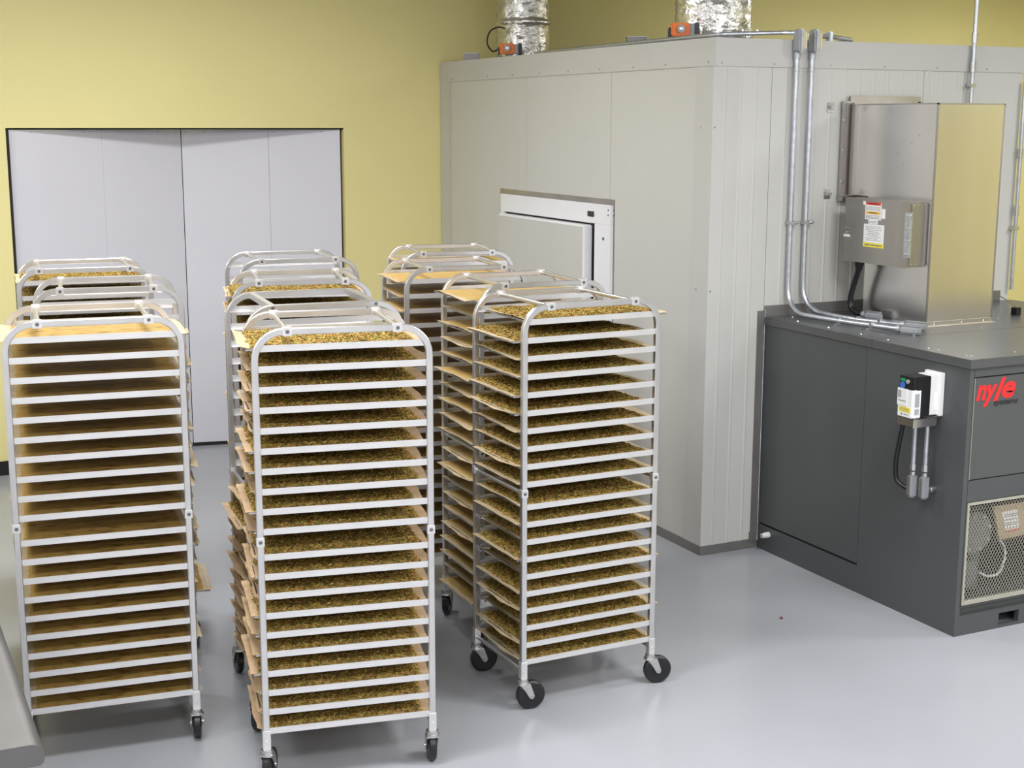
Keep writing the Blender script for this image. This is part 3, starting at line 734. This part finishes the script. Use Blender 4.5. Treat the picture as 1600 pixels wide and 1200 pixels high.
ME['socket'] = b.mesh('caster_socket', M['alur'])
b = B().cyl((0, 0, .126), (0, 0, .138), .024, n=18).cyl((0, 0, .116), (0, 0, .126), .029, .027, n=18)
for s in (-1, 1):
    y = s * .0225
    b.prism([(-.022, .122), (.026, .122), (.046, .064), (.040, .050), (.026, .052), (.004, .088)], 'y', y - .0018, y + .0018)
b.box(-.022, .024, -.0225, .0225, .114, .120)
ME['fork'] = b.mesh('fork', M['zinc'])
b = B()
for (ra, rb, ya, yb) in ((.0635, .0635, -.010, .010), (.0635, .056, .010, .016), (.0635, .056, -.010, -.016), (.020, .020, -.019, .019)):
    b.cyl((.034, ya, .0635), (.034, yb, .0635), ra, rb, n=28)
ME['wheel'] = b.mesh('wheel', M['tyre'], True)
b = B().cyl((.034, -.027, .0635), (.034, .027, .0635), .006, n=10)
ME['axle'] = b.mesh('axle', M['zinc'], True)
b = B().prism([(.020, .120), (.020, .126), (.088, .106), (.092, .082), (.086, .082), (.080, .102)], 'y', -.013, .013)
ME['brake'] = b.mesh('brake_lever', M['zinc'])
def rack(x, y, th, label, px=PX, boxbars=False, rot=(0, 0, 0, 0), brakes=(), group='aluminium tray racks standing in three rows'):
    R = thing('tray_rack', label, 'rack', (x, y, 0), th, group)
    link('side_frame', ME['arch'], R, (0, h, 0)); link('side_frame', ME['arch'], R, (0, RD - h, 0))
    for z in rz:
        link('slide_rail', ME['rail'], R, (0, .007, z))
        o = link('slide_rail', ME['rail'], R, (RW, RD - .007, z), PI)
    for xx in (px, RW - px):
        t_ = link('cross_bar' if boxbars else 'cross_tube', ME['boxtube'] if boxbars else ME['tube'], R, (xx, 0, ZPL))
        if not boxbars:
            c1 = link('clamp', ME['clamp'], R, (xx, 0, ZPL)); link('screw', ME['screw'], c1)
            c2 = link('clamp', ME['clamp'], R, (xx, RD, ZPL), PI); link('screw', ME['screw'], c2)
        else:
            link('screw', ME['screw'], t_, (0, .002, 0))
    for xx in (h, RW - h):
        link('cross_tube', ME['tube'], R, (xx, 0, ZMID)); 
        link('cross_tube', ME['tube'], R, (xx, 0, .172))
        c1 = link('clamp', ME['clampv'], R, (xx, 0, ZMID)); link('screw', ME['screw'], c1)
        c2 = link('clamp', ME['clampv'], R, (xx, RD, ZMID), PI); link('screw', ME['screw'], c2)
    for k, (xx, yy) in enumerate(((h, h), (RW - h, h), (h, RD - h), (RW - h, RD - h))):
        c = link('caster', ME['socket'], R, (xx, yy, 0))
        f = link('fork', ME['fork'], c, (0, 0, 0), rot[k]); link('wheel', ME['wheel'], c, (0, 0, 0), rot[k]); link('axle', ME['axle'], c, (0, 0, 0), rot[k])
        if k in brakes: link('brake_lever', ME['brake'], c, (0, 0, 0), rot[k])
    return R

# ------------------------------------------------------------------ trays
TL, TW = .655, .436
def frame_mesh():
    b = B(); r = .0028
    b.box(0, TL, 0, .006, 0, .007); b.box(0, TL, TW - .006, TW, 0, .007); b.box(0, .006, .006, TW - .006, 0, .007); b.box(TL - .006, TL, .006, TW - .006, 0, .007)
    n = 46
    for i in range(1, n): x = TL * i / n; b.box(x - .0009, x + .0009, .004, TW - .004, .0042, .006)
    for j in range(1, 5): y = TW * j / 5; b.box(.004, TL - .004, y - .0012, y + .0012, .0024, .0042)
    return b.mesh('wire_tray', M['zinc'])
ME['wire'] = frame_mesh()
def fbm(x, y, s): return noise.noise(Vector((x, y, s)))
def paper_mesh(seed, m, curl):
    nx, ny = 34, 20; b = B(); vs = []; ex = .007 + .014 * ((seed * .37) % 1)
    for i in range(nx + 1):
        for j in range(ny + 1):
            u = i / nx; v = j / ny
            x = -ex + u * (TL + 2 * ex); y = .002 + v * (TW - .004)
            de = min(u, 1 - u) * TL                      # distance from the short edges
            e = max(0, 1 - de / .045)
            x += (fbm(y * 9, seed, 3.1 if u < .5 else 7.7) * .007) * e
            z = .0078 + .0012 * fbm(x * 22, y * 22, seed)
            z += e * e * (curl * (.1 + fbm(y * 4, seed * 2.0, 1.5 if u < .5 else 9.5) * 1.5) + .001)
            z = max(z, .0072 if 0 < x < TL else -.004)
            vs.append((x, y, z))
    fs = [(i * (ny + 1) + j, (i + 1) * (ny + 1) + j, (i + 1) * (ny + 1) + j + 1, i * (ny + 1) + j + 1) for i in range(nx) for j in range(ny)]
    b.add(vs, fs)
    me = b.mesh('parchment', m, True)
    return me
def slab_mesh(seed, m, margin, hgt, flakes=0, tones=False, rough=1.0):
    rnd = random.Random(seed)
    nx, ny = 70, 46; b = B(); vs = []
    hh = {}
    def height(x, y):
        ed = min(x - margin[0] - .010 * fbm(y * 14, seed, 1), TL - margin[1] - x - .010 * fbm(y * 14, seed, 5), y - .012 - .005 * fbm(x * 14, seed, 2), TW - .012 - y - .005 * fbm(x * 14, seed, 3))
        e = max(0, min(1, ed / .010))
        return .0085 + e * (hgt * (.62 + .4 * rough * fbm(x * 30, y * 30, seed) + .3 * rough * fbm(x * 75, y * 75, seed + 3))) - (0 if ed > -.003 else .0025), ed
    X0, X1 = margin[0] - .012, TL - margin[1] + .012
    for i in range(nx + 1):
        for j in range(ny + 1):
            x = X0 + (X1 - X0) * i / nx; y = .008 + (TW - .016) * j / ny
            vs.append((x, y, height(x, y)[0]))
    fs = []
    for i in range(nx):
        for j in range(ny):
            q = (i * (ny + 1) + j, (i + 1) * (ny + 1) + j, (i + 1) * (ny + 1) + j + 1, i * (ny + 1) + j + 1)
            cx = sum(vs[k][0] for k in q) / 4; cy = sum(vs[k][1] for k in q) / 4
            if height(cx, cy)[1] > -.003: fs.append(q)
    b.add(vs, fs)
    nslab = len(fs)
    cols = []
    for k in range(flakes):
        x = rnd.uniform(X0, X1); y = rnd.uniform(.012, TW - .012)
        z, ed = height(x, y)
        if ed < -.004 and rnd.random() > .08: continue
        a = rnd.uniform(0, PI); l = rnd.uniform(.003, .0085); w_ = l * rnd.uniform(.4, .9); t_ = rnd.uniform(.0012, .003)
        tx, ty = rnd.uniform(-.5, .5), rnd.uniform(-.5, .5)
        ca, sa = math.cos(a), math.sin(a)
        P = [(l, 0, l * tx), (0, w_, w_ * ty), (-l, 0, -l * tx), (0, -w_, -w_ * ty), (0, 0, t_), (0, 0, -t_)]
        P = [(x + p[0] * ca - p[1] * sa, y + p[0] * sa + p[1] * ca, z + p[2] + .0015) for p in P]
        b.add(P, [(0, 1, 4), (1, 2, 4), (2, 3, 4), (3, 0, 4), (1, 0, 5), (2, 1, 5), (3, 2, 5), (0, 3, 5)])
        q = rnd.random()
        c = (1.45, 1.42, 1.3) if q < .38 else (1.15, 1.15, .8) if q < .68 else (.62, .74, .45) if q < .84 else (1.15, .48, .40) if q < .89 else (.5, .45, .4)
        cols.append(tuple(min(ch_ * rnd.uniform(.8, 1.15), 3) for ch_ in c))
    me = bpy.data.meshes.new('granola'); me.from_pydata(b.v, [], b.f); me.materials.append(m)
    if tones:
        at = me.color_attributes.new('tone', 'FLOAT_COLOR', 'CORNER')
        data = []
        for p in me.polygons:
            c = (1, 1, 1) if p.index < nslab else cols[(p.index - nslab) // 8]
            data += [c[0], c[1], c[2], 1.0] * p.loop_total
        at.data.foreach_set('color', data)
    me.polygons.foreach_set('use_smooth', [i < nslab for i in range(len(me.polygons))])
    me.update()
    return me
PAP = {'kraft': [paper_mesh(i + 1, M['kraft'], .010) for i in range(4)], 'parch': [paper_mesh(i + 11, M['parch'], .012) for i in range(4)]}
FILL = {'flecked': [slab_mesh(i + 21, M['granola'], (.018 + .008 * (i % 2), .028), .011, 5200, True) for i in range(3)],
        'seeded': [slab_mesh(i + 31, M['sheet'], (.030, .03), .006, 0, False, .5) for i in range(3)],
        'golden': [slab_mesh(i + 41, M['gold'], (.020, .02), .003, 0, False, .4) for i in range(3)]}
ORD = ['top', 'second', 'third', 'fourth', 'fifth', 'sixth', 'seventh', 'eighth', 'ninth', 'tenth', 'eleventh', 'twelfth', 'thirteenth', 'fourteenth', 'fifteenth', 'sixteenth', 'seventeenth', 'eighteenth', 'nineteenth', 'bottom']
DESC = {'flecked': 'flecked granola tray', 'seeded': 'tray of pale seeded dough', 'golden': 'tray of plain golden dough'}
random.seed(77)
def fill_rack(R, levels, kind, paper, where, dx=0.0, spread=.018, over={}):
    mw = Matrix.Translation(R.location) @ Matrix.Rotation(R.rotation_euler.z, 4, 'Z')
    for i in levels:
        sft = over.get(i, dx + random.uniform(-spread, spread))
        x = (RW - TL) / 2 + sft
        p = mw @ Vector((x, (RD - TW) / 2, rz[i - 1] + .0024))
        shelf = 'top shelf' if i == 1 else 'bottom shelf' if i == 20 else ORD[i - 1] + ' shelf down'
        t_ = thing('tray', '%s, %s, %s' % (DESC[kind], shelf, where), 'tray', p, R.rotation_euler.z, 'trays in the ' + where)
        link('wire_tray', ME['wire'], t_)
        link('parchment', random.choice(PAP[paper]), t_)
        stuff(link('granola' if kind == 'flecked' else 'dough', random.choice(FILL[kind]), t_))
R_ = math.radians
A1 = rack(-3.884, -1.135, -.116, 'front rack of the left row, beside the steel worktop, with pale seeded dough', rot=(2.0, 1.5, 1.5, 2.2))
A2 = rack(-3.655, -.115, -.150, 'second rack of the left row with its two top shelves empty', rot=(1.0, 1.4, 1, 1.3))
A3 = rack(-3.605, .800, -.106, 'rear rack of the left row, nearest the white doors', px=.112, rot=(1, 1, 1, 1))
B1 = rack(-3.093, -1.700, -.180, 'front rack of the middle row, nearest to the camera, with flecked granola', rot=(1.2, 1.5, 1.2, .8), brakes=(0, 1, 3))
B2 = rack(-2.945, -1.067, -.085, 'second rack of the middle row, square cross bars and an empty upper half', px=.118, boxbars=True, rot=(1.5, 1, 1.6, 1))
B3 = rack(-2.763, -.157, -.226, 'third rack of the middle row with one granola tray on top', rot=(1, 1, 1, 1))
B4 = rack(-2.470, .815, -.103, 'rear rack of the middle row, standing empty before the white doors', rot=(1, 1, 1, 1))
C1 = rack(-1.908, -1.510, .0155, 'front rack of the right row with granola trays sticking out to the left', rot=(-.15, -.22, -.1, -.2))
C2 = rack(-1.766, -.771, -.027, 'second rack of the right row with plain golden trays', rot=(.95, 1, .95, 1))
C3 = rack(-1.803, .065, -.108, 'third rack of the right row, golden tray on top', rot=(1, 1, 1, 1))
C4 = rack(-1.507, .875, -.195, 'rear rack of the right row, closest to the yellow wall', rot=(1, 1, 1, 1))
ALL = range(1, 21)
fill_rack(A1, ALL, 'seeded', 'parch', 'front rack of the left row', .006, .006, {1: 0})
fill_rack(A2, range(3, 20), 'seeded', 'parch', 'second rack of the left row', .016, .012, {19: .075})
fill_rack(A3, range(1, 15), 'flecked', 'parch', 'rear rack of the left row', 0, .01)
fill_rack(B1, ALL, 'flecked', 'kraft', 'front rack of the middle row', -.020, .012)
fill_rack(B2, range(11, 21), 'flecked', 'kraft', 'second rack of the middle row', -.025, .02)
fill_rack(B3, range(1, 17), 'flecked', 'kraft', 'third rack of the middle row', -.02, .012)
fill_rack(C1, ALL, 'flecked', 'parch', 'front rack of the right row', 0, .02, {1: .045, 2: -.040, 3: -.005, 4: -.010, 5: -.036, 6: -.030, 7: -.010, 13: .02, 15: .03, 18: .03})
fill_rack(C2, ALL, 'golden', 'parch', 'second rack of the right row', -.02, .018, {1: -.05, 6: -.05})
fill_rack(C3, range(1, 21), 'golden', 'kraft', 'third rack of the right row', -.02, .012)
fill_rack(C4, range(1, 4), 'golden', 'parch', 'rear rack of the right row', -.0, .01)

# a red crumb dropped on the floor
tag(obj('crumb', B().tube([(-.222, -1.075, .001), (-.214, -1.070, .006), (-.204, -1.068, .002)], .006, 8, rads=[.004, .007, .003]), M['red'], smooth=True), 'tiny dark red crumb lying on the open floor', 'crumb')
